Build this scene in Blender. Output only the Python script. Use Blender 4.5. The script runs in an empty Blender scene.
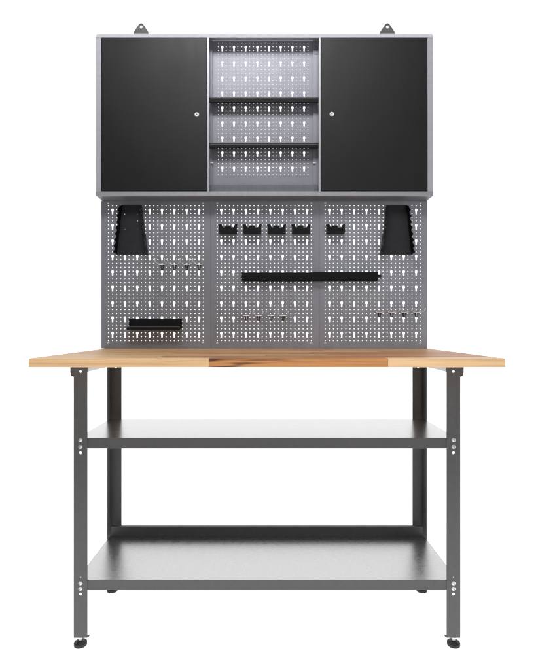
import bpy, bmesh, math, random
from mathutils import Vector
from mathutils.geometry import tessellate_polygon
random.seed(7)
S = bpy.context.scene
C = S.collection
F = 516.8          # focal length in px of the 536 px wide photograph
EYE = .926
def PX(px, z): return (px - 267) * z / F
def PZ(py, z): return EYE - (py - 328) * z / F
def Y(z): return z - 1.3          # distance from the lens -> world Y (front edge of the worktop is Y = 0)

# ------------------------------------------------------------------ materials
def mat(name, col, rough=.5, metal=0., var=0., vscale=(20, 20, 20), bump=0., bscale=400, spec=.5, coat=0., rvar=0.):
    m = bpy.data.materials.new(name); m.use_nodes = True
    nt = m.node_tree; N = nt.nodes; L = nt.links
    b = N['Principled BSDF']
    b.inputs['Roughness'].default_value = rough
    b.inputs['Metallic'].default_value = metal
    b.inputs['Specular IOR Level'].default_value = spec
    b.inputs['Coat Weight'].default_value = coat
    b.inputs['Coat Roughness'].default_value = .25
    tc = N.new('ShaderNodeTexCoord')
    mp = N.new('ShaderNodeMapping'); mp.inputs['Scale'].default_value = vscale
    L.new(tc.outputs['Object'], mp.inputs['Vector'])
    n = N.new('ShaderNodeTexNoise'); n.inputs['Scale'].default_value = 1; n.inputs['Detail'].default_value = 6
    n.inputs['Roughness'].default_value = .65
    L.new(mp.outputs[0], n.inputs['Vector'])
    r = N.new('ShaderNodeMapRange')
    r.inputs['From Min'].default_value = .3; r.inputs['From Max'].default_value = .7
    r.inputs['To Min'].default_value = 1 - var; r.inputs['To Max'].default_value = 1 + var
    L.new(n.outputs['Fac'], r.inputs['Value'])
    v = N.new('ShaderNodeVectorMath'); v.operation = 'SCALE'
    v.inputs[0].default_value = col; L.new(r.outputs[0], v.inputs['Scale'])
    L.new(v.outputs[0], b.inputs['Base Color'])
    if rvar:
        r2 = N.new('ShaderNodeMapRange')
        r2.inputs['From Min'].default_value = .3; r2.inputs['From Max'].default_value = .7
        r2.inputs['To Min'].default_value = rough - rvar; r2.inputs['To Max'].default_value = rough + rvar
        L.new(n.outputs['Fac'], r2.inputs['Value']); L.new(r2.outputs[0], b.inputs['Roughness'])
    if bump:
        n2 = N.new('ShaderNodeTexNoise'); n2.inputs['Scale'].default_value = bscale; n2.inputs['Detail'].default_value = 3
        L.new(tc.outputs['Object'], n2.inputs['Vector'])
        bp = N.new('ShaderNodeBump'); bp.inputs['Strength'].default_value = bump; bp.inputs['Distance'].default_value = .001
        L.new(n2.outputs['Fac'], bp.inputs['Height']); L.new(bp.outputs[0], b.inputs['Normal'])
    return m
M = {}
M['peg'] = mat('silver_grey_paint', (.26, .266, .302), .40, .4, .10, (9, 9, 5), .25, 900)
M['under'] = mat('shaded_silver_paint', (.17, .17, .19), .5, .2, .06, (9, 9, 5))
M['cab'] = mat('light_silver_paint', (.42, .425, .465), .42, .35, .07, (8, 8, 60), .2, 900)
M['rail'] = mat('lit_silver_paint', (.60, .60, .645), .5, .2, .06, (60, 20, 20), .2, 900)  # paler copy of the cabinet paint; overhead light put into the colour
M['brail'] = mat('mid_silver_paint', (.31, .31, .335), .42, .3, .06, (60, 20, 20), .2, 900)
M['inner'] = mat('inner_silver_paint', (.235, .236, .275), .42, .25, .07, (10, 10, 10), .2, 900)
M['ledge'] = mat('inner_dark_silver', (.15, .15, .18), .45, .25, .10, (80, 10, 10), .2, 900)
M['door'] = mat('black_door_paint', (.005, .005, .005), .44, 0, .2, (7, 9, 3), .3, 1400, .30, .06, .07)
M['black'] = mat('black_powder_coat', (.004, .004, .0045), .55, 0, .2, (40, 40, 40), .3, 1500, .2)
M['char'] = mat('charcoal_powder_coat', (.018, .018, .022), .5, 0, .2, (30, 30, 30), .3, 1500, .3)
M['leg'] = mat('anthracite_hammer_paint', (.105, .106, .108), .5, .15, .07, (60, 60, 60), .5, 700)
M['zincsheet'] = mat('galvanised_sheet', (.48, .482, .485), .29, .9, .04, (40, 90, 40), .08, 2500, .5, 0, .04)
M['zincsheet2'] = mat('relit_galvanised_sheet', (.385, .387, .39), .25, .92, .03, (25, 40, 25), .03, 2500, .5, 0, .02)  # same sheet as the lower shelf; their lighting difference is put into the base
M['zinc'] = mat('zinc_plated_steel', (.88, .88, .88), .35, .4, .1, (200, 200, 200))
M['pale'] = mat('bright_zinc_rail', (.60, .60, .60), .4, .5, .04)
M['steel'] = mat('dull_steel_wire', (.9, .9, .9), .32, .5, .1, (200, 200, 200))
M['dark'] = mat('dark_recess', (.05, .05, .05), .6)
M['rubber'] = mat('black_rubber', (.012, .012, .012), .55, 0, .2, (60, 60, 60))
M['bracket'] = mat('grey_bracket_paint', (.085, .085, .085), .5, .1, .1)

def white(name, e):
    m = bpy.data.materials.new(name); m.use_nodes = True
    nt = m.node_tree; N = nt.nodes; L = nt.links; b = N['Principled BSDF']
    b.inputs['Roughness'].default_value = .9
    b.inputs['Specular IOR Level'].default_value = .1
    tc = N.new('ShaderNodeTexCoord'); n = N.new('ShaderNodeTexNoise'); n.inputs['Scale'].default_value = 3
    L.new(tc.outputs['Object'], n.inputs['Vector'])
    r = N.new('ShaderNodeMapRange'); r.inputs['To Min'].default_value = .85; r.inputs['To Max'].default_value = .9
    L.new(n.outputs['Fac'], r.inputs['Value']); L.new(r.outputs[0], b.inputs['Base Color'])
    b.inputs['Emission Color'].default_value = (1, 1, 1, 1); b.inputs['Emission Strength'].default_value = e  # surface glows by itself to clip to white and hide contact shadows
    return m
M['white'] = white('glowing_white_backdrop', 1.0)
M['whitef'] = white('glowing_white_floor', .95)
nt = M['whitef'].node_tree                    # the floor's own glow fades out towards the camera side
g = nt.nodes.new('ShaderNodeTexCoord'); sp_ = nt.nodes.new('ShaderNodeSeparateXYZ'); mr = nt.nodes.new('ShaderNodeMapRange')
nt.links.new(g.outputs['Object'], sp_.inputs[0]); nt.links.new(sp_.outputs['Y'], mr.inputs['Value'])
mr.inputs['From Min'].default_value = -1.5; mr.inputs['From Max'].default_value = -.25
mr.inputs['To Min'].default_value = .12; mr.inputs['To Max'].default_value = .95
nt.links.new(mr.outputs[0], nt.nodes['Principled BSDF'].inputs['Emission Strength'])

def wood():
    m = bpy.data.materials.new('laminated_beech'); m.use_nodes = True
    nt = m.node_tree; N = nt.nodes; L = nt.links; b = N['Principled BSDF']
    b.inputs['Roughness'].default_value = .5
    at = N.new('ShaderNodeAttribute'); at.attribute_name = 'stave'
    at2 = N.new('ShaderNodeAttribute'); at2.attribute_name = 'knot'
    tc = N.new('ShaderNodeTexCoord')
    def noise(scale, det, rough, dist=0):
        mp = N.new('ShaderNodeMapping'); mp.inputs['Scale'].default_value = scale
        L.new(tc.outputs['Object'], mp.inputs['Vector'])
        ad = N.new('ShaderNodeVectorMath'); ad.operation = 'ADD'
        sc = N.new('ShaderNodeVectorMath'); sc.operation = 'SCALE'; sc.inputs['Scale'].default_value = 40
        L.new(at.outputs['Color'], sc.inputs[0]); L.new(mp.outputs[0], ad.inputs[0]); L.new(sc.outputs[0], ad.inputs[1])
        n = N.new('ShaderNodeTexNoise'); n.inputs['Scale'].default_value = 1; n.inputs['Detail'].default_value = det
        n.inputs['Roughness'].default_value = rough; n.inputs['Distortion'].default_value = dist
        L.new(ad.outputs[0], n.inputs['Vector']); return n
    def rng(src, a, bb, c, d):
        r = N.new('ShaderNodeMapRange'); r.inputs['From Min'].default_value = a; r.inputs['From Max'].default_value = bb
        r.inputs['To Min'].default_value = c; r.inputs['To Max'].default_value = d
        L.new(src, r.inputs['Value']); return r.outputs[0]
    g1 = noise((2.5, 60, 160), 5, .6, .4)      # broad bands along X
    g2 = noise((14, 500, 700), 3, .7)          # fine fibres
    f1 = rng(g1.outputs['Fac'], .3, .7, .74, 1.22)
    f2 = rng(g2.outputs['Fac'], .3, .7, .91, 1.08)
    mu = N.new('ShaderNodeMath'); mu.operation = 'MULTIPLY'; L.new(f1, mu.inputs[0]); L.new(f2, mu.inputs[1])
    cs = N.new('ShaderNodeVectorMath'); cs.operation = 'SCALE'
    L.new(at.outputs['Color'], cs.inputs[0]); L.new(mu.outputs[0], cs.inputs['Scale'])
    k = noise((4.5, 45, 75), 2, .45, .8)       # dark heartwood streaks on the knotty staves
    kf = rng(k.outputs['Fac'], .50, .64, 0, 1)
    km = N.new('ShaderNodeMath'); km.operation = 'MULTIPLY'; L.new(kf, km.inputs[0]); L.new(at2.outputs['Fac'], km.inputs[1])
    mx = N.new('ShaderNodeMix'); mx.data_type = 'RGBA'
    L.new(km.outputs[0], mx.inputs['Factor']); L.new(cs.outputs[0], mx.inputs[6]); mx.inputs[7].default_value = (.13, .045, .018, 1)
    L.new(mx.outputs[2], b.inputs['Base Color'])
    bp = N.new('ShaderNodeBump'); bp.inputs['Strength'].default_value = .15; bp.inputs['Distance'].default_value = .001
    L.new(g2.outputs['Fac'], bp.inputs['Height']); L.new(bp.outputs[0], b.inputs['Normal'])
    return m
M['wood'] = wood()

# ------------------------------------------------------------------ mesh helpers
class MB:
    def __init__(s): s.v = []; s.f = []; s.mi = []
    def poly(s, pts, mi=0):
        n = len(s.v); s.v += [tuple(p) for p in pts]; s.f.append(list(range(n, n + len(pts)))); s.mi.append(mi)
    def box(s, x0, x1, y0, y1, z0, z1, mi=0):
        n = len(s.v)
        s.v += [(x0,y0,z0),(x1,y0,z0),(x1,y1,z0),(x0,y1,z0),(x0,y0,z1),(x1,y0,z1),(x1,y1,z1),(x0,y1,z1)]
        for f in ((0,3,2,1),(4,5,6,7),(0,1,5,4),(1,2,6,5),(2,3,7,6),(3,0,4,7)):
            s.f.append([n + i for i in f]); s.mi.append(mi)
        return s
    def prism(s, prof, axis, a, b, mi=0):
        """prof = closed 2D polygon; axis 'x': prof=(y,z); 'y': prof=(x,z); 'z': prof=(x,y)"""
        def P(p, t):
            return {'x': (t, p[0], p[1]), 'y': (p[0], t, p[1]), 'z': (p[0], p[1], t)}[axis]
        n = len(s.v); k = len(prof)
        s.v += [P(p, a) for p in prof] + [P(p, b) for p in prof]
        s.f.append([n + i for i in range(k)]); s.mi.append(mi)
        s.f.append([n + k + i for i in reversed(range(k))]); s.mi.append(mi)
        for i in range(k):
            j = (i + 1) % k
            s.f.append([n + j, n + i, n + k + i, n + k + j]); s.mi.append(mi)
        return s
    def lathe(s, c, prof, axis='y', seg=20, mi=0):
        """prof = [(r, t)...] along axis from the point c; open profile with capped ends"""
        n = len(s.v); k = len(prof)
        for r, t in prof:
            for i in range(seg):
                a = 2 * math.pi * i / seg; u, w = r * math.cos(a), r * math.sin(a)
                s.v.append((c[0]+u, c[1]+t, c[2]+w) if axis == 'y' else (c[0]+u, c[1]+w, c[2]+t))
        for j in range(k - 1):
            for i in range(seg):
                i2 = (i + 1) % seg
                s.f.append([n+j*seg+i, n+j*seg+i2, n+(j+1)*seg+i2, n+(j+1)*seg+i]); s.mi.append(mi)
        s.f.append([n + i for i in reversed(range(seg))]); s.mi.append(mi)
        s.f.append([n + (k-1)*seg + i for i in range(seg)]); s.mi.append(mi)
        return s
    def tube(s, pts, r, seg=8, mi=0):
        pts = [Vector(p) for p in pts]; n = len(s.v); k = len(pts)
        for i, p in enumerate(pts):
            d = (pts[min(i+1, k-1)] - pts[max(i-1, 0)]).normalized()
            up = Vector((0, 0, 1)) if abs(d.z) < .9 else Vector((0, 1, 0))
            u = d.cross(up).normalized(); w = d.cross(u)
            for j in range(seg):
                a = 2 * math.pi * j / seg
                s.v.append(tuple(p + u * r * math.cos(a) + w * r * math.sin(a)))
        for i in range(k - 1):
            for j in range(seg):
                j2 = (j + 1) % seg
                s.f.append([n+i*seg+j, n+i*seg+j2, n+(i+1)*seg+j2, n+(i+1)*seg+j]); s.mi.append(mi)
        s.f.append([n + i for i in reversed(range(seg))]); s.mi.append(mi)
        s.f.append([n + (k-1)*seg + i for i in range(seg)]); s.mi.append(mi)
        return s
    def sheet(s, outer, holes, yf, t, mi=0):
        """flat sheet facing -Y (outer and holes are (x,z) loops), with real holes and thickness t"""
        loops = [[Vector((x, z, 0)) for x, z in outer]] + [[Vector((x, z, 0)) for x, z in h] for h in holes]
        tr = tessellate_polygon(loops); flat = [p for l in loops for p in l]
        for y in (yf, yf + t):
            n = len(s.v); s.v += [(p.x, y, p.y) for p in flat]
            for a, b, c in tr: s.f.append([n+a, n+b, n+c]); s.mi.append(mi)
        for l in loops:
            k = len(l)
            for i in range(k):
                p, q = l[i], l[(i+1) % k]
                s.poly([(p.x, yf, p.y), (q.x, yf, q.y), (q.x, yf+t, q.y), (p.x, yf+t, p.y)], mi)
        return s
    def build(s, name, mats, parent=None, bevel=0, smooth=False, weld=False, origin=None):
        if not isinstance(mats, (list, tuple)): mats = [mats]
        me = bpy.data.meshes.new(name)
        o = bpy.data.objects.new(name, me)
        off = Vector((0, 0, 0))
        if origin is not None: off = Vector(origin)
        elif parent is not None: off = -Vector((0, 0, 0))
        me.from_pydata([tuple(Vector(v) - off) for v in s.v], [], s.f)
        for i, p in enumerate(me.polygons): p.material_index = s.mi[i]; p.use_smooth = smooth
        for m in mats: me.materials.append(M[m])
        bm = bmesh.new(); bm.from_mesh(me)
        if weld: bmesh.ops.remove_doubles(bm, verts=bm.verts, dist=1e-6)
        bmesh.ops.recalc_face_normals(bm, faces=bm.faces)
        bm.to_mesh(me); bm.free()
        C.objects.link(o)
        if origin is not None: o.location = off
        if parent is not None:
            o.parent = parent
            w = Vector(parent.location) if parent.parent is None else Vector(parent.location) + Vector(parent.parent.location)
            o.location = (off if origin is not None else Vector((0,0,0))) - w
        if bevel:
            b = o.modifiers.new('bevel', 'BEVEL'); b.width = bevel; b.segments = 2; b.limit_method = 'ANGLE'
        return o
def tag(o, label=None, cat=None, group=None, kind=None):
    if label: o['label'] = label
    if cat: o['category'] = cat
    if group: o['group'] = group
    if kind: o['kind'] = kind
    return o
def empty(name, loc, label, cat, group=None):
    o = bpy.data.objects.new(name, None); C.objects.link(o); o.location = loc
    o.empty_display_size = .05
    return tag(o, label, cat, group)
def copy_tree(o, parent=None):
    c = o.copy(); C.objects.link(c)
    if parent is not None: c.parent = parent
    for ch in list(o.children): copy_tree(ch, c)
    return c
def circ(cx, cz, r, n=14, ph=0):
    return [(cx + r*math.cos(ph + 2*math.pi*i/n), cz + r*math.sin(ph + 2*math.pi*i/n)) for i in range(n)]

# ------------------------------------------------------------------ setting
f = MB(); f.poly([(-9, -5, 0), (9, -5, 0), (9, 5.5, 0), (-9, 5.5, 0)])
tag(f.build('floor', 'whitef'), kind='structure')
b = MB()
prev = None
prof = [(5.5 + 1.2*math.sin(a), 1.2 - 1.2*math.cos(a)) for a in [i*math.pi/2/10 for i in range(11)]] + [(6.7, 7.5)]
for (y0, z0), (y1, z1) in zip(prof, prof[1:]):
    b.poly([(-9, y0, z0), (9, y0, z0), (9, y1, z1), (-9, y1, z1)])
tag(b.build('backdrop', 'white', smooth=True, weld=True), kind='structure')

# ------------------------------------------------------------------ workbench
ZT = .8495                                   # worktop height
bench = empty('workbench', (0, .35, 0), 'wooden topped workbench with dark grey steel frame and two galvanised shelves', 'workbench')

def worktop():
    T = .0225; x0, x1, yb = -.600, .600, .622
    me_v = []; me_f = []; colr = []; knot = []
    light = [(.70,.42,.19), (.66,.375,.16), (.72,.46,.23), (.62,.345,.145)]
    warm = [(.54,.235,.085), (.50,.21,.075), (.58,.27,.105), (.64,.34,.15)]
    rows = [0, .040, .082, .128, .170, .214, .258, .300, .345, .388, .432, .476, .520, .565, yb]
    for j in range(len(rows) - 1):
        ya, yb_ = rows[j], rows[j+1]
        if j == 0: cuts = [(x0, -.146, (.88,.56,.29), 0), (-.146, .09, (.68,.30,.105), (1.15, .3)), (.09, .304, (.68,.30,.105), (.3, .1)), (.304, x1, (.98,.64,.34), 0)]
        elif j == 1: cuts = [(x0, -.30, light[1], 0), (-.30, .10, (.56,.31,.15), .6), (.10, .42, (.50,.235,.10), .3), (.42, x1, (.62,.37,.18), 0)]
        else:
            cuts = []; x = x0
            while x < x1 - .001:
                e = x + random.uniform(.18, .5)
                if e > x1 - .1: e = x1
                warmish = (-.2 < (x+e)/2 and random.random() < .65)
                cc = random.choice(warm if warmish else light)
                cuts.append((x, e, cc, .35 if warmish else .08)); x = e
        for a, e, c, k in cuts:
            c = tuple(v*random.uniform(.97, 1.03) for v in c) if j else c
            g = .0003; n = len(me_v)
            zt = ZT
            qa = a + (g if a > x0 else 0); qe = e - (g if e < x1 else 0); ra = ya + (g if j else 0); rb = yb_ - g
            P = [(a,ya,zt-T),(e,ya,zt-T),(e,yb_,zt-T),(a,yb_,zt-T),(qa,ra,zt),(qe,ra,zt),(qe,rb,zt),(qa,rb,zt)]
            if j == 0: P[0] = (qa,ya,zt-T); P[1] = (qe,ya,zt-T)
            if c == (.68,.30,.105) and a > 0: P[0] = (a,ya,zt-T); P[4] = (a,ra,zt)
            if c == (.68,.30,.105) and a < 0: P[1] = (e,ya,zt-T); P[5] = (e,ra,zt)
            me_v += P
            fs = [(4,5,6,7),(0,3,2,1)]
            if j == 0: fs.append((0,1,5,4))
            if j == len(rows) - 2: fs.append((2,3,7,6))
            if a == x0: fs.append((3,0,4,7))
            if e == x1: fs.append((1,2,6,5))
            for ff in fs:
                me_f.append([n+i for i in ff]); colr.append((*c, 1)); knot.append(k)
    me = bpy.data.meshes.new('worktop'); me.from_pydata(me_v, [], me_f)
    me.attributes.new('stave', 'FLOAT_COLOR', 'CORNER'); me.attributes.new('knot', 'FLOAT', 'CORNER')
    A = me.attributes['stave']; B = me.attributes['knot']
    for i, p in enumerate(me.polygons):
        for li in p.loop_indices:
            A.data[li].color = colr[i]; k = knot[i]
            if isinstance(k, tuple):           # heartwood fades along the stave
                xs = [me_v[v][0] for v in me_f[i]]; xv = me.vertices[me.loops[li].vertex_index].co.x
                k = k[0] if xv < (min(xs) + max(xs))/2 else k[1]
            B.data[li].value = k
    me.materials.append(M['wood'])
    o = bpy.data.objects.new('worktop', me); C.objects.link(o); o.parent = bench; o.location = -bench.location
    return o
worktop()

XO = .5598; LW = .0396; YF = .196; YR = .549          # outer face of the legs, face width, front plane, rear plane
def leg(side, front):
    """L-section angle post; the face looks at the viewer, the flange runs along the outer side"""
    m = MB(); t = .002
    xo = side*XO; xi = side*(XO - LW); xa, xb = min(xo, xi), max(xo, xi); xc = (xa + xb)/2
    zb, zt = .0290, ZT - .0235
    holes = []
    z = 1.496 if front else 1.849
    if front:
        for py, r in ((371.5, .0036), (453, .0042), (577.7, .0022), (594.4, .0043)):
            holes.append(circ(xc, PZ(py, z), r))
        holes_z = [PZ(p, z) for p in (440, 446.7, 583.3, 588.7)]
    else:
        for zz in (.786, .56, .155): holes.append(circ(xc, zz, .004))
        holes_z = []
    yp = YF if front else YR - t
    m.sheet([(xa, zb), (xb, zb), (xb, zt), (xa, zt)], holes, yp, t)
    fx0, fx1 = (xo - t, xo) if side > 0 else (xo, xo + t)
    if front: m.box(fx0, fx1, YF + t, YF + .040, zb, zt)
    else: m.box(fx0, fx1, YR - .040, YR - t, zb, zt)
    if front: # small folded end plate
        e0, e1 = (xi - .004, xi + .03) if side > 0 else (xi - .03, xi + .004)
        m.box(min(e0,e1), max(e0,e1), YF + t, YF + .010, zb + .0015, zb + .0030)
    l = m.build('leg', 'leg', bench, origin=(xc, yp, 0))
    for zz in holes_z:
        mb = MB(); c = (xc, yp, zz)
        mb.lathe(c, [(.0056, 0), (.0056, -.0008), (.0042, -.0010), (.0040, -.0034), (.0028, -.0042)], 'y', 20, 0)
        mb.lathe((c[0], c[1]-.0042, c[2]), [(.0021, 0), (.0019, -.0004)], 'y', 6, 1)
        mb.build('bolt', ['zinc', 'dark'], l, origin=c)
    fy = .208 if front else .5185
    ft = MB(); c = (side*(XO - .0155), fy, 0)
    ft.lathe(c, [(.0175, 0), (.0188, .0015), (.0188, .0095), (.0180, .0112), (.0095, .0122), (.0075, .0150)], 'z', 32, 0)
    fo = ft.build('foot', 'rubber', l, origin=c, smooth=False)
    fo.modifiers.new('b', 'BEVEL').width = .0008
    st = MB(); st.lathe((c[0], c[1], .02), [(.0046, -.004), (.0046, .0088)], 'z', 14)
    st.lathe((c[0], c[1], .0235), [(.0078, 0), (.0078, .0035)], 'z', 6)
    st.build('foot_bolt', 'zinc', l, origin=(c[0], c[1], .02))
for sd in (-1, 1):
    leg(sd, True); leg(sd, False)

def shelf(zt, lip, upstand):
    m = MB(); xh = .551; xl = .5206; y0, y1 = Y(1.4992), .516
    t = .0012
    # pan: deck in galvanised sheet, edges in frame colour
    m.box(-xh, xh, y0 + .0405, y1, zt - t, zt, 0)
    m.box(-xl, xl, y0 + .0012, y0 + .0405, zt - t, zt, 0)       # notched front corners beside the posts
    for s in (-1, 1):
        a, b_ = sorted((s*xl, s*xh)); m.box(a, b_, y0 + .002, y0 + .0405, zt - t, zt, 0)
    d = m.build('shelf', 'zincsheet' if upstand else 'zincsheet2', bench, origin=(0, .36, zt))
    r = MB(); r.box(-xl, xl, y0 - .0005, y0 + .0012, zt - lip, zt + .0004)
    r.box(-xl, xl, y0 + .0012, y0 + .012, zt - lip, zt - lip + .0015)
    r.build('front_beam', 'leg', d, origin=(0, y0, zt), bevel=.0005)
    if upstand:
        r = MB(); r.box(-.548, .548, y1, y1 + .0015, zt - .002, zt + upstand)
        r.box(-.548, .548, y1 + .0015, y1 + .012, zt + upstand - .0015, zt + upstand)
    else:
        r = MB(); r.box(-.548, .548, y1, y1 + .0015, zt - lip, zt - .0003)
    r.build('rear_beam', 'leg', d, origin=(0, y1, zt), bevel=.0004)
    for s in (-1, 1):
        q = MB(); a, b_ = sorted((s*xh, s*(xh + .0015))); q.box(a, b_, YF + .044, .507, zt - lip, zt - .0005)
        q.build('side_beam', 'leg', d, origin=(s*xh, .36, zt))
shelf(PZ(438.2, 1.499), .0300, 0)
shelf(PZ(580.2, 1.499), .0285, .0335)

for s in (-1, 1):
    q = MB()
    a, b_ = sorted((s*.519, s*.531)); q.box(a, b_, YF + .006, YR - .004, PZ(371.8, 1.5), ZT - .0235)
    q.build('side_rail', 'pale', bench, origin=(s*.525, .37, .8), bevel=.001)
    # dark mounting tab on the outside of each front post
    q = MB(); z = 1.505
    x_in, x_out = s*XO, s*(XO + .0135)
    zt, zb = ZT - .0235, PZ(376.6, z)
    pr = [(x_in, zt), (x_out, zt), (x_out, zb + .012), (x_out - s*.0035, zb), (x_in, zb)]
    q.prism(pr, 'y', Y(z), Y(z) + .03)
    q.build('mounting_tab', 'leg', bench, origin=(s*XO, .21, .8), bevel=.0006)
q = MB(); q.box(-.518, .518, YR - .03, YR - .006, ZT - .045, ZT - .0236)
q.build('rear_rail', 'leg', bench, origin=(0, .53, .8))

# ------------------------------------------------------------------ perforated sheets
def perforated(m, x0, x1, z0, z1, yf, cx0, px, ncol, rz0, pz, nrow, r, kw, t=.0012, mi=0, skip=()):
    """cx0 = first column, rz0 = top row; keyholes in columns 1,4,7.. over rows 1+2, 5+6 .."""
    def cell(xa, xb, za, zb, hole):
        outer = [(xa, za), (xb, za), (xb, zb), (xa, zb)]
        loops = [[Vector((a, b_, 0)) for a, b_ in outer], [Vector((a, b_, 0)) for a, b_ in hole]]
        tr = tessellate_polygon(loops); n = len(m.v)
        m.v += [(p.x, yf, p.y) for l in loops for p in l]
        for a, b_, c in tr: m.f.append([n+a, n+b_, n+c]); m.mi.append(mi)
        k = len(hole); n2 = len(m.v); m.v += [(a, yf + t, b_) for a, b_ in hole]
        for i in range(k):
            j = (i+1) % k; m.f.append([n+4+i, n+4+j, n2+j, n2+i]); m.mi.append(mi)
    for i in range(ncol):
        cx = cx0 + i*px
        for j in range(nrow):
            cz = rz0 - j*pz
            if i % 3 == 1 and j % 4 == 2: continue
            if i % 3 == 1 and j % 4 == 1:
                zc = cz - pz/2; w = kw; s_ = kw*.58; top = zc + pz*.70; bot = zc - pz*.72; mid = zc + pz*.08
                hole = [(cx - w*.6, top), (cx + w*.6, top), (cx + w, top - .002), (cx + w, mid + .002), (cx + s_, mid - .001),
                        (cx + s_, bot), (cx - s_, bot), (cx - s_, mid - .001), (cx - w, mid + .002), (cx - w, top - .002)]
                cell(cx - px/2, cx + px/2, cz - pz*1.5, cz + pz/2, hole)
            else:
                cell(cx - px/2, cx + px/2, cz - pz/2, cz + pz/2, circ(cx, cz, r, 8, math.pi/8))
    gx0, gx1 = cx0 - px/2, cx0 + (ncol - .5)*px
    gz1, gz0 = rz0 + pz/2, rz0 - (nrow - .5)*pz
    for a, b_, c, d in ((x0, gx0, z0, z1), (gx1, x1, z0, z1), (gx0, gx1, z0, gz0), (gx0, gx1, gz1, z1)):
        m.poly([(a, yf, c), (b_, yf, c), (b_, yf, d), (a, yf, d)], mi)

ZP = 1.898; YP = Y(ZP)                    # pegboard face
CBZ = PZ(196.2, 1.840)                    # underside of the cabinet
pegs = []
for k, (xa, xb, c0, c1, lab) in enumerate((
    (101.2, 210.6, 108.4, 203.2, 'left perforated silver grey panel with four hooks, a tray and a wrench rack on it'),
    (210.9, 319.2, 217.2, 311.3, 'middle perforated silver grey panel with the row of four black holders on it'),
    (319.5, 427.4, 325.2, 420.3, 'right perforated silver grey panel with a single black holder and the second wrench rack'))):
    x0, x1 = PX(xa, ZP), PX(xb, ZP); cx0 = PX(c0, ZP); px = (PX(c1, ZP) - cx0)/23
    zb, zt = ZT + .0008, CBZ - .0012
    t = empty('perforated_panel', ((x0+x1)/2, YP, zb), lab, 'pegboard', 'perforated wall panels above the worktop')
    m = MB()
    perforated(m, x0, x1, zb, zt, YP, cx0, px, 24, PZ(205.6, ZP), 3.853*ZP/F, 36, .00188, .0043)
    for a, b_, c, d in ((x0, x0, zb, zt), (x1, x1, zb, zt)):
        m.poly([(a, YP, c), (a, YP + .018, c), (a, YP + .018, d), (a, YP, d)])
    for zz in (zb, zt): m.poly([(x0, YP, zz), (x1, YP, zz), (x1, YP + .018, zz), (x0, YP + .018, zz)])
    m.build('panel_sheet', 'peg', t, weld=True, origin=((x0+x1)/2, YP, zb))
    for sx in (c0, c1):
        for sy in (202.9, 343.2):
            c = (PX(sx, ZP), YP, PZ(sy, ZP)); s_ = MB()
            s_.lathe(c, [(.0042, 0), (.0040, -.0012), (.0026, -.0024)], 'y', 14, 0)
            s_.lathe((c[0], c[1] - .0024, c[2]), [(.0018, 0), (.0016, -.0003)], 'y', 6, 1)
            s_.build('screw', ['zinc', 'dark'], t, origin=c)
    pegs.append(t)

# ------------------------------------------------------------------ wall cabinet
ZC = 1.840; YC = Y(ZC); YB = .617
cx = lambda p: PX(p, ZC)
cz = lambda p: PZ(p, ZC)
cab = empty('wall_cabinet', (cx(264.5), YB, CBZ), 'silver grey wall cabinet with two black doors and an open perforated middle bay', 'wall cabinet')
x0, x1 = cx(95.8), cx(433.4); zt = cz(32.2)
d0, d1 = cx(207.4), cx(320.4)        # inner dividers
zi0, zi1 = cz(191.4), cz(37.6)
m = MB()
for a in (x0, x1 - .0012):                                           # sides
    m.box(a, a + .0012, YC + .002, YC + .0115, CBZ + .002, zi1 - .001)
    m.box(a, a + .0012, YC + .0116, YB, CBZ + .002, zt - .002)
m.box(x0 + .0013, x1 - .0013, YC + .0117, YB, zt - .0032, zt - .002)   # roof
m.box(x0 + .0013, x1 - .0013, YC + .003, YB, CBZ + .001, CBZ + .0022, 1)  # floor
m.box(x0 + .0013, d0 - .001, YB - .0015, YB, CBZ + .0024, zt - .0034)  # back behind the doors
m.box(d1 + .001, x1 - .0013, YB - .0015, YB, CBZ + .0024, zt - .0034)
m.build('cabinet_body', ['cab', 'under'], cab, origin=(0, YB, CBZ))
for a, b_, n_ in ((95.8, 101.1, 'side_stile'), (427.6, 433.4, 'side_stile')):
    q = MB(); q.box(cx(a), cx(b_), YC, YC + .0018, cz(196.2) + .013, zi1 + .0005)
    q.build(n_, 'cab', cab, origin=(cx((a+b_)/2), YC, CBZ), bevel=.0008)
q = MB(); h = zt - zi1                                              # sloping top rail
q.prism([(YC - .0012, zi1), (YC - .0012, zi1 + .0015), (YC + .010, zt), (YC + .016, zt), (YC + .016, zt - .0012), (YC + .0012, zi1)], 'x', x0, x1)
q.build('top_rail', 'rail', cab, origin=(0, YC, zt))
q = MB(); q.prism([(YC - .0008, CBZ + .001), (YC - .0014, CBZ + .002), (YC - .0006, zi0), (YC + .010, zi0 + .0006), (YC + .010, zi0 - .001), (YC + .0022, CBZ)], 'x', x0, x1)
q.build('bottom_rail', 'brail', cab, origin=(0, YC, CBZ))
for a, b_, dx0, dx1 in ((207.5, 209.0, 0, 1), (319.1, 320.5, 1, 0)):
    q = MB(); q.box(cx(a), cx(b_), YC - .0005, YC + .0015, zi0, zi1)
    w0 = cx(b_) if dx0 else cx(a)
    q.box(w0 - .0006, w0 + .0006, YC + .0015, YB - .002, CBZ + .0024, zt - .0035)
    q.build('divider', 'cab', cab, origin=(cx(a), YC, CBZ))
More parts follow.
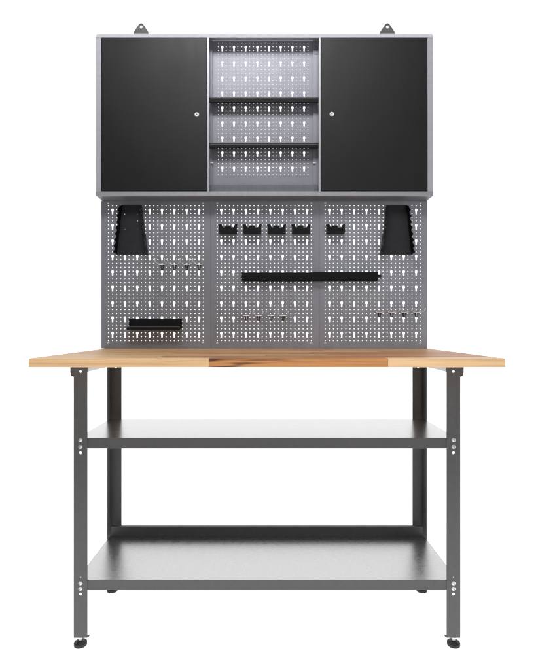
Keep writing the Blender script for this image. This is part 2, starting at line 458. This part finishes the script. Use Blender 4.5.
# perforated back of the open bay
ZBK = 1.888; YBK = Y(ZBK)
m = MB(); c0 = PX(218.4, ZBK); pxx = (PX(308.0, ZBK) - c0)/23
perforated(m, d0 + .001, d1 - .001, CBZ + .003, zt - .004, YBK, c0, pxx, 24, PZ(42.9, ZBK), 3.766*ZBK/F, 36, .00175, .0040)
m.build('perforated_back', 'inner', cab, weld=True, origin=(0, YBK, CBZ))
q = MB(); q.box(cx(209.2), cx(318.9), YBK - .012, YBK - .0006, PZ(191.3, ZBK) - .012, PZ(184.3, ZBK - .012))
q.build('bottom_ledge', 'ledge', cab, origin=(0, YBK, CBZ), bevel=.0008)
for a, b_ in ((209.4, 212.3), (313.2, 318.7)):
    q = MB(); zz = ZBK - .006
    x_a, x_b = PX(a, zz), PX(b_, zz)
    if a > 300:
        holes = [[(x_a + .004, PZ(p, zz)), (x_b - .002, PZ(p, zz)), (x_b - .002, PZ(p, zz) + .0022), (x_a + .004, PZ(p, zz) + .0022)] for p in (43, 46.5, 50, 54.5)]
    else: holes = []
    q.sheet([(x_a, CBZ + .03), (x_b, CBZ + .03), (x_b, zt - .006), (x_a, zt - .006)], holes, Y(zz), .004)
    q.build('corner_post', 'inner', cab, origin=(x_a, Y(zz), CBZ))
    q = MB(); zc_ = PZ(163.2, zz); xm = PX(212 if a < 300 else 314.3, zz)
    q.box(xm - .005, xm + .005, Y(zz) - .006, Y(zz) - .0003, zc_ - .001, zc_ + .001)
    q.build('shelf_clip', 'zinc', cab, origin=(xm, Y(zz), zc_))
for pa, pb in ((97.6, 102.2), (142.7, 147.6)):
    zf = 1.846; yf = Y(zf); z1_, z0_ = PZ(pa, zf), PZ(pb, zf)
    q = MB(); xa, xb = cx(209.2), cx(318.9)
    q.box(xa, xb, yf, yf + .0012, z0_, z1_)
    q.box(xa, xb, yf + .0012, YBK - .0008, z1_ - .0016, z1_ - .0002)
    q.box(xa, xb, yf + .0012, yf + .008, z0_, z0_ + .001)
    s_ = q.build('inner_shelf', 'black', cab, origin=(0, yf, z0_), bevel=.0005)
    q = MB(); q.box(xa + .003, xb - .003, yf - .0010, yf - .0002, z1_ - .0064, z1_ - .0042)
    q.build('shelf_edge_strip', 'bracket', s_, origin=(0, yf, z0_))
# doors
def door(a, b_, lx, ly, lab):
    yd = YC - .004
    q = MB(); xa, xb = cx(a), cx(b_); za, zb = cz(190.9), cz(38.2)
    q.box(xa, xb, yd, YC + .006, za, zb)
    d = q.build('door', 'door', cab, origin=((xa+xb)/2, yd, za), bevel=.0014)
    q = MB(); c = (cx(lx), yd, cz(ly))
    q.lathe(c, [(.0082, .0002), (.0080, -.0008), (.0068, -.0016), (.0066, -.0040), (.0058, -.0048)], 'y', 28, 0)
    q.lathe((c[0], c[1]-.0048, c[2]), [(.0028, 0), (.0028, -.0003)], 'y', 16, 1)
    q.box(c[0]-.0008, c[0]+.0008, c[1]-.0056, c[1]-.0051, c[2]-.0019, c[2]+.0019, 1)
    q.build('lock', ['zinc', 'bracket'], d, origin=c)
door(102.0, 207.0, 197.0, 115.0, 1); door(321.2, 427.1, 331.7, 114.6, 2)
for a, b_ in ((101.2, 101.9), (427.15, 427.6)):
    q = MB(); q.box(cx(a), cx(b_), YC + .003, YC + .0045, zi0, zi1)
    q.build('door_gap_shade', 'black', cab, origin=(cx(a), YC, CBZ))  # black strip put in for the shade in the gap beside the door
# hanging lugs
for px_ in (141.1, 387.4):
    zz = 1.916; w = 7.4*zz/F; xc = PX(px_, zz); zb = PZ(34.5, zz); ztp = PZ(23.0, zz)
    r = .0105; pts = [(xc - w, zb), (xc + w, zb), (xc + w, zb + .009)]
    for i in range(9):
        a = math.radians(35 + i*110/8); pts.append((xc + r*math.cos(a), ztp - r + r*math.sin(a)))
    pts.append((xc - w, zb + .009))
    q = MB(); q.sheet(pts, [circ(xc, ztp - .0145, .0052, 16)], Y(zz), .002)
    q.build('hanging_lug', 'bracket', cab, origin=(xc, Y(zz), zb))

# ------------------------------------------------------------------ wrench racks
def rack(mir, lab):
    z = ZP - .004
    fx = (lambda p: p) if not mir else (lambda p: 528.4 - p)
    T0, T1, B0, B1 = 122.2, 141.6, 117.0, 148.2
    yt, yb = 205.0, 254.4
    t = empty('wrench_rack', (PX(fx(132), z), Y(z), PZ(yb, z)), lab, 'tool rack', 'black toothed wrench racks')
    m = MB()
    holes = [circ(PX(fx(hx), z), PZ(hy, z), r_, 8) for hx, hy, r_ in ((124.6, 214.2, .0018), (137.3, 214.4, .0016), (137.5, 221, .0016), (124.8, 230, .0024), (137.5, 230, .0022), (131.3, 209.3, .0016))]
    if mir: holes = [circ(PX(fx(131.3), z), PZ(209.3, z), .0012, 8)]
    m.sheet([(PX(fx(T0), z), PZ(yt, z)), (PX(fx(T1), z), PZ(yt, z)), (PX(fx(B1), z), PZ(yb, z)), (PX(fx(B0), z), PZ(yb, z))], holes, Y(z), .0012)
    m.build('back_plate', 'char', t, origin=(PX(fx(132), z), Y(z), PZ(yb, z)))
    n = 8
    for (a, b_) in ((T0, B0), (T1, B1)):
        xt, xb = PX(fx(a), z), PX(fx(b_), z); zt_, zb_ = PZ(yt, z), PZ(yb, z)
        def P(u, d): return (xt + (xb - xt)*u, Y(z) - d, zt_ + (zb_ - zt_)*u)
        m = MB(); s = 0.0011
        prof = [(0, 0)]
        for i in range(n):
            u0 = .05 + i*.95/n; u1 = .05 + (i+1)*.95/n
            prof += [(u0 + .004, .032), (u0 + (u1-u0)*.25, .030), (u0 + (u1 - u0)*.92, .050), (u1 - .001, .047)]
        prof += [(1, .036), (1, 0)]
        # triangulated flange with thickness
        loop = [Vector((u, d, 0)) for u, d in prof]
        tr = tessellate_polygon([loop])
        for off in (-s/2, s/2):
            n0 = len(m.v); m.v += [(P(u, d)[0] + off, P(u, d)[1], P(u, d)[2]) for u, d in prof]
            for q_ in tr: m.f.append([n0 + i for i in q_]); m.mi.append(0)
        k = len(prof)
        for i in range(k):
            j = (i+1) % k; m.f.append([i, j, k + j, k + i]); m.mi.append(0)
        m.build('toothed_flange', 'black', t, origin=(xb, Y(z), zb_))
rack(False, 'black toothed wrench rack on the left perforated panel, below the left door')
rack(True, 'black toothed wrench rack on the right perforated panel, below the right door')

# ------------------------------------------------------------------ magnetic bars
def bar(a, b_, top, bot, lab, endtab):
    zf = ZP - .024; x0, x1 = PX(a, zf), PX(b_, zf); z1, z0 = PZ(top, zf), PZ(bot, zf)
    t = empty('magnetic_tool_bar', ((x0+x1)/2, YP, z0), lab, 'tool bar', 'black bars mounted end to end across the panels')
    m = MB()
    m.box(x0, x1, Y(zf), YP - .006, z0 + .0035, z1)
    m.build('bar_body', 'black', t, origin=((x0+x1)/2, YP, z0), bevel=.0012)
    m = MB(); n = 5
    for i in range(n):
        c = x0 + (x1 - x0)*(i + .5)/n
        m.box(c - (x1-x0)/n*.42, c + (x1-x0)/n*.42, Y(zf) + .001, YP - .008, z0, z0 + .0036)
    m.build('lower_lip', 'black', t, origin=((x0+x1)/2, YP, z0), bevel=.0006)
    m = MB()
    e = x1 + (.014 if endtab else -.002); st = x0 + .002
    m.box(st, e, YP - .0058, YP - .0006, z1 - .0200, z1 - .0075)
    m.build('mounting_strip', 'char', t, origin=((x0+x1)/2, YP, z0), bevel=.0006)
    m = MB(); m.box(x0 + .004, x1 - .004, Y(zf) - .0007, Y(zf) - .0001, (z0+z1)/2 - .001, (z0+z1)/2 + .004)
    m.build('magnet_strip', 'black', t, origin=((x0+x1)/2, YP, z0))
bar(241.6, 312.2, 272.2, 281.4, 'longer black tool bar on the middle panel, left of the two', False)
bar(312.7, 378.6, 271.8, 281.0, 'shorter black tool bar reaching across the right panel, right of the two', True)

# ------------------------------------------------------------------ small tray
zb_, zf_ = ZP - .004, ZP - .044
t = empty('small_tray', (PX(155.5, zb_), YP, PZ(328.4, zb_)), 'black narrow shelf tray with a low front lip on the left panel', 'tray')
xa, xb = PX(129.6, zb_), PX(182.0, zb_)
m = MB(); m.box(xa, xb, Y(zb_), Y(zb_) + .0015, PZ(328.3, zb_), PZ(319.0, zb_))
m.box(xa, xa + .0012, Y(zb_) - .010, Y(zb_), PZ(326, zb_), PZ(319.2, zb_)); m.box(xb - .0012, xb, Y(zb_) - .010, Y(zb_), PZ(326, zb_), PZ(319.2, zb_))
m.build('back_plate', 'black', t, origin=(xa, Y(zb_), PZ(328, zb_)), bevel=.0005)
m = MB(); m.box(xa, xb, Y(zf_) + .0012, Y(zb_) - .0003, PZ(328.9, zb_), PZ(328.4, zb_))
m.build('tray_floor', 'char', t, origin=(xa, Y(zb_), PZ(328, zb_)))
m = MB(); m.box(xa, xb, Y(zf_), Y(zf_) + .0012, PZ(329.9, zf_), PZ(327.3, zf_))
m.build('front_lip', 'black', t, origin=(xa, Y(zf_), PZ(328, zf_)), bevel=.0003)
m = MB(); m.box(xa + .0005, xb - .0005, Y(zf_) + .0002, Y(zf_) + .0010, PZ(327.2, zf_), PZ(326.6, zf_))
m.build('lip_edge', 'bracket', t, origin=(xa, Y(zf_), PZ(327, zf_)))

# ------------------------------------------------------------------ pliers holders
def holder():
    """origin: centre of the back, at the bottom of the body"""
    t = empty('pliers_holder', (0, 0, 0), 'x', 'tool holder', 'black open topped holders in a row')
    w = .0322; h = .0245; d = .034
    m = MB(); m.box(-w, w, -.0045, -.0030, 0, h*.95); m.box(-w, w, -d + .0012, -.0045, 0, .0014)
    for s in (-1, 1): m.box(min(s*w, s*(w-.0014)), max(s*w, s*(w-.0014)), -d + .0012, -.0046, .0015, h*.82)
    m.build('holder_body', 'black', t, bevel=.0004)
    m = MB()
    m.sheet([(-w, 0), (w, 0), (w, h*.80), (w*.55, h*.80), (w*.50, h*.72), (-w*.50, h*.72), (-w*.55, h*.80), (-w, h*.80)], [], -d, .0012)
    for s in (-1, 1):
        m.box(s*w*.62 - .0015, s*w*.62 + .0015, -d - .0012, -d - .0001, .006, .015)
    m.build('front_plate', 'black', t)
    for s in (-1, 0, 1):
        m = MB(); c = s*w*.80
        hw = .0062 if s else .0105
        z0 = h*.955 if s == 0 else h*.83
        if s:
            m.prism([(c - hw, z0), (c + hw, z0), (c + hw + s*.003, z0 + .0115), (c - hw + s*.0045, z0 + .0095)], 'y', -d*.8, -d*.8 + .010)
        else:
            m.prism([(c - hw - .003, z0), (c + hw, z0), (c + hw - .002, z0 + .0080), (c - hw, z0 + .0080)], 'y', -.0046, -.0030)
        m.build('tab', 'black', t, origin=(0, 0, 0))
    return t
H = holder()
zz = ZP - .030
for i, (pc, lab) in enumerate(((227.9, 'black holder at the far left of the four on the middle panel'),
        (252.3, 'black holder second from the left on the middle panel'),
        (276.9, 'black holder third from the left on the middle panel'),
        (301.2, 'black holder at the right end of the four on the middle panel'),
        (336.0, 'lone black holder on the right panel, beside the panel seam'))):
    o = H if i == 0 else copy_tree(H)
    o.location = (PX(pc, zz), YP, PZ(232.6, zz)); o['label'] = lab

# ------------------------------------------------------------------ double hooks
def hook():
    """origin: middle of the crossbar where it leaves the panel"""
    t = empty('double_hook', (0, 0, 0), 'x', 'hook', 'small twin pronged hooks on the perforated panels')
    m = MB(); m.prism([(-.0095, .0005), (.0095, .0005), (.0052, -.0080), (.0040, -.0190), (-.0040, -.0190), (-.0052, -.0080)], 'y', -.0032, -.0006)
    m.build('hook_plate', 'char', t, bevel=.0005)
    m = MB(); m.tube([(-.0155, -.006, .0015), (-.009, -.0055, -.0008), (0, -.005, -.0012), (.009, -.0055, -.0008), (.0155, -.006, .0015)], .0014)
    m.tube([(0, -.0042, -.001), (0, -.0042, -.0175)], .0008)
    m.build('crossbar', 'steel', t, smooth=True)
    for s in (-1, 1):
        m = MB(); m.tube([(s*.0155, -.006, .0015), (s*.0160, -.020, .0020), (s*.0163, -.036, .0025), (s*.0165, -.044, .0045), (s*.0166, -.049, .009), (s*.0167, -.051, .0145)], .0015)
        m.build('prong', 'steel', t, smooth=True)
    return t
K = hook(); first = True
names = [('leftmost', 'second', 'third', 'rightmost')]
for cols, py, where in (((162.4, 174.6, 186.9, 199.3), 264.4, 'left panel beside the wrench rack'),
                        ((246.4, 258.5, 270.9, 283.0), 315.6, 'middle panel below the long bar'),
                        ((379.4, 391.6, 404.0, 416.4), 312.2, 'right panel below the second wrench rack')):
    for i, pc in enumerate(cols):
        o = K if first else copy_tree(K); first = False
        o.location = (PX(pc, ZP), YP, PZ(py, ZP))
        w = ('leftmost', 'second', 'third', 'rightmost')[i] + ' small twin hook'
        o['label'] = w + ', ' + where

# ------------------------------------------------------------------ light
w = bpy.data.worlds.new('World'); S.world = w; w.use_nodes = True
nt = w.node_tree; N = nt.nodes; L = nt.links
bg = N['Background']
tc = N.new('ShaderNodeTexCoord'); sp = N.new('ShaderNodeSeparateXYZ'); L.new(tc.outputs['Generated'], sp.inputs[0])
r = N.new('ShaderNodeMapRange'); r.inputs['From Min'].default_value = -.3; r.inputs['From Max'].default_value = .9
r.inputs['To Min'].default_value = .10; r.inputs['To Max'].default_value = .30
L.new(sp.outputs['Z'], r.inputs['Value']); L.new(r.outputs[0], bg.inputs['Strength'])
bg.inputs['Color'].default_value = (1, 1, 1, 1)
def area(name, loc, tgt, sx, sy, e):
    l = bpy.data.lights.new(name, 'AREA'); l.shape = 'RECTANGLE'; l.size = sx; l.size_y = sy; l.energy = e
    o = bpy.data.objects.new(name, l); C.objects.link(o); o.location = loc
    o.rotation_euler = (Vector(tgt) - Vector(loc)).to_track_quat('-Z', 'Y').to_euler()
    return o
area('overhead_softbox', (-.15, -.95, 3.0), (0, .55, 1.45), 1.1, .6, 36)
area('front_fill', (.9, -2.7, 1.3), (0, .4, .8), 1.4, 1.4, 11)  # unseen fill added to brighten the legs and other front faces

# ------------------------------------------------------------------ camera
cd = bpy.data.cameras.new('Camera'); co = bpy.data.objects.new('Camera', cd); C.objects.link(co)
co.location = (0, -1.3, EYE); co.rotation_euler = (math.radians(90), 0, 0)
cd.sensor_fit = 'HORIZONTAL'; cd.sensor_width = 36; cd.lens = F/536*36
cd.shift_x = 1/536; cd.shift_y = -7/536
cd.clip_start = .05; cd.clip_end = 200
S.camera = co
S.view_settings.view_transform = 'Standard'; S.view_settings.look = 'None'; S.view_settings.exposure = 0
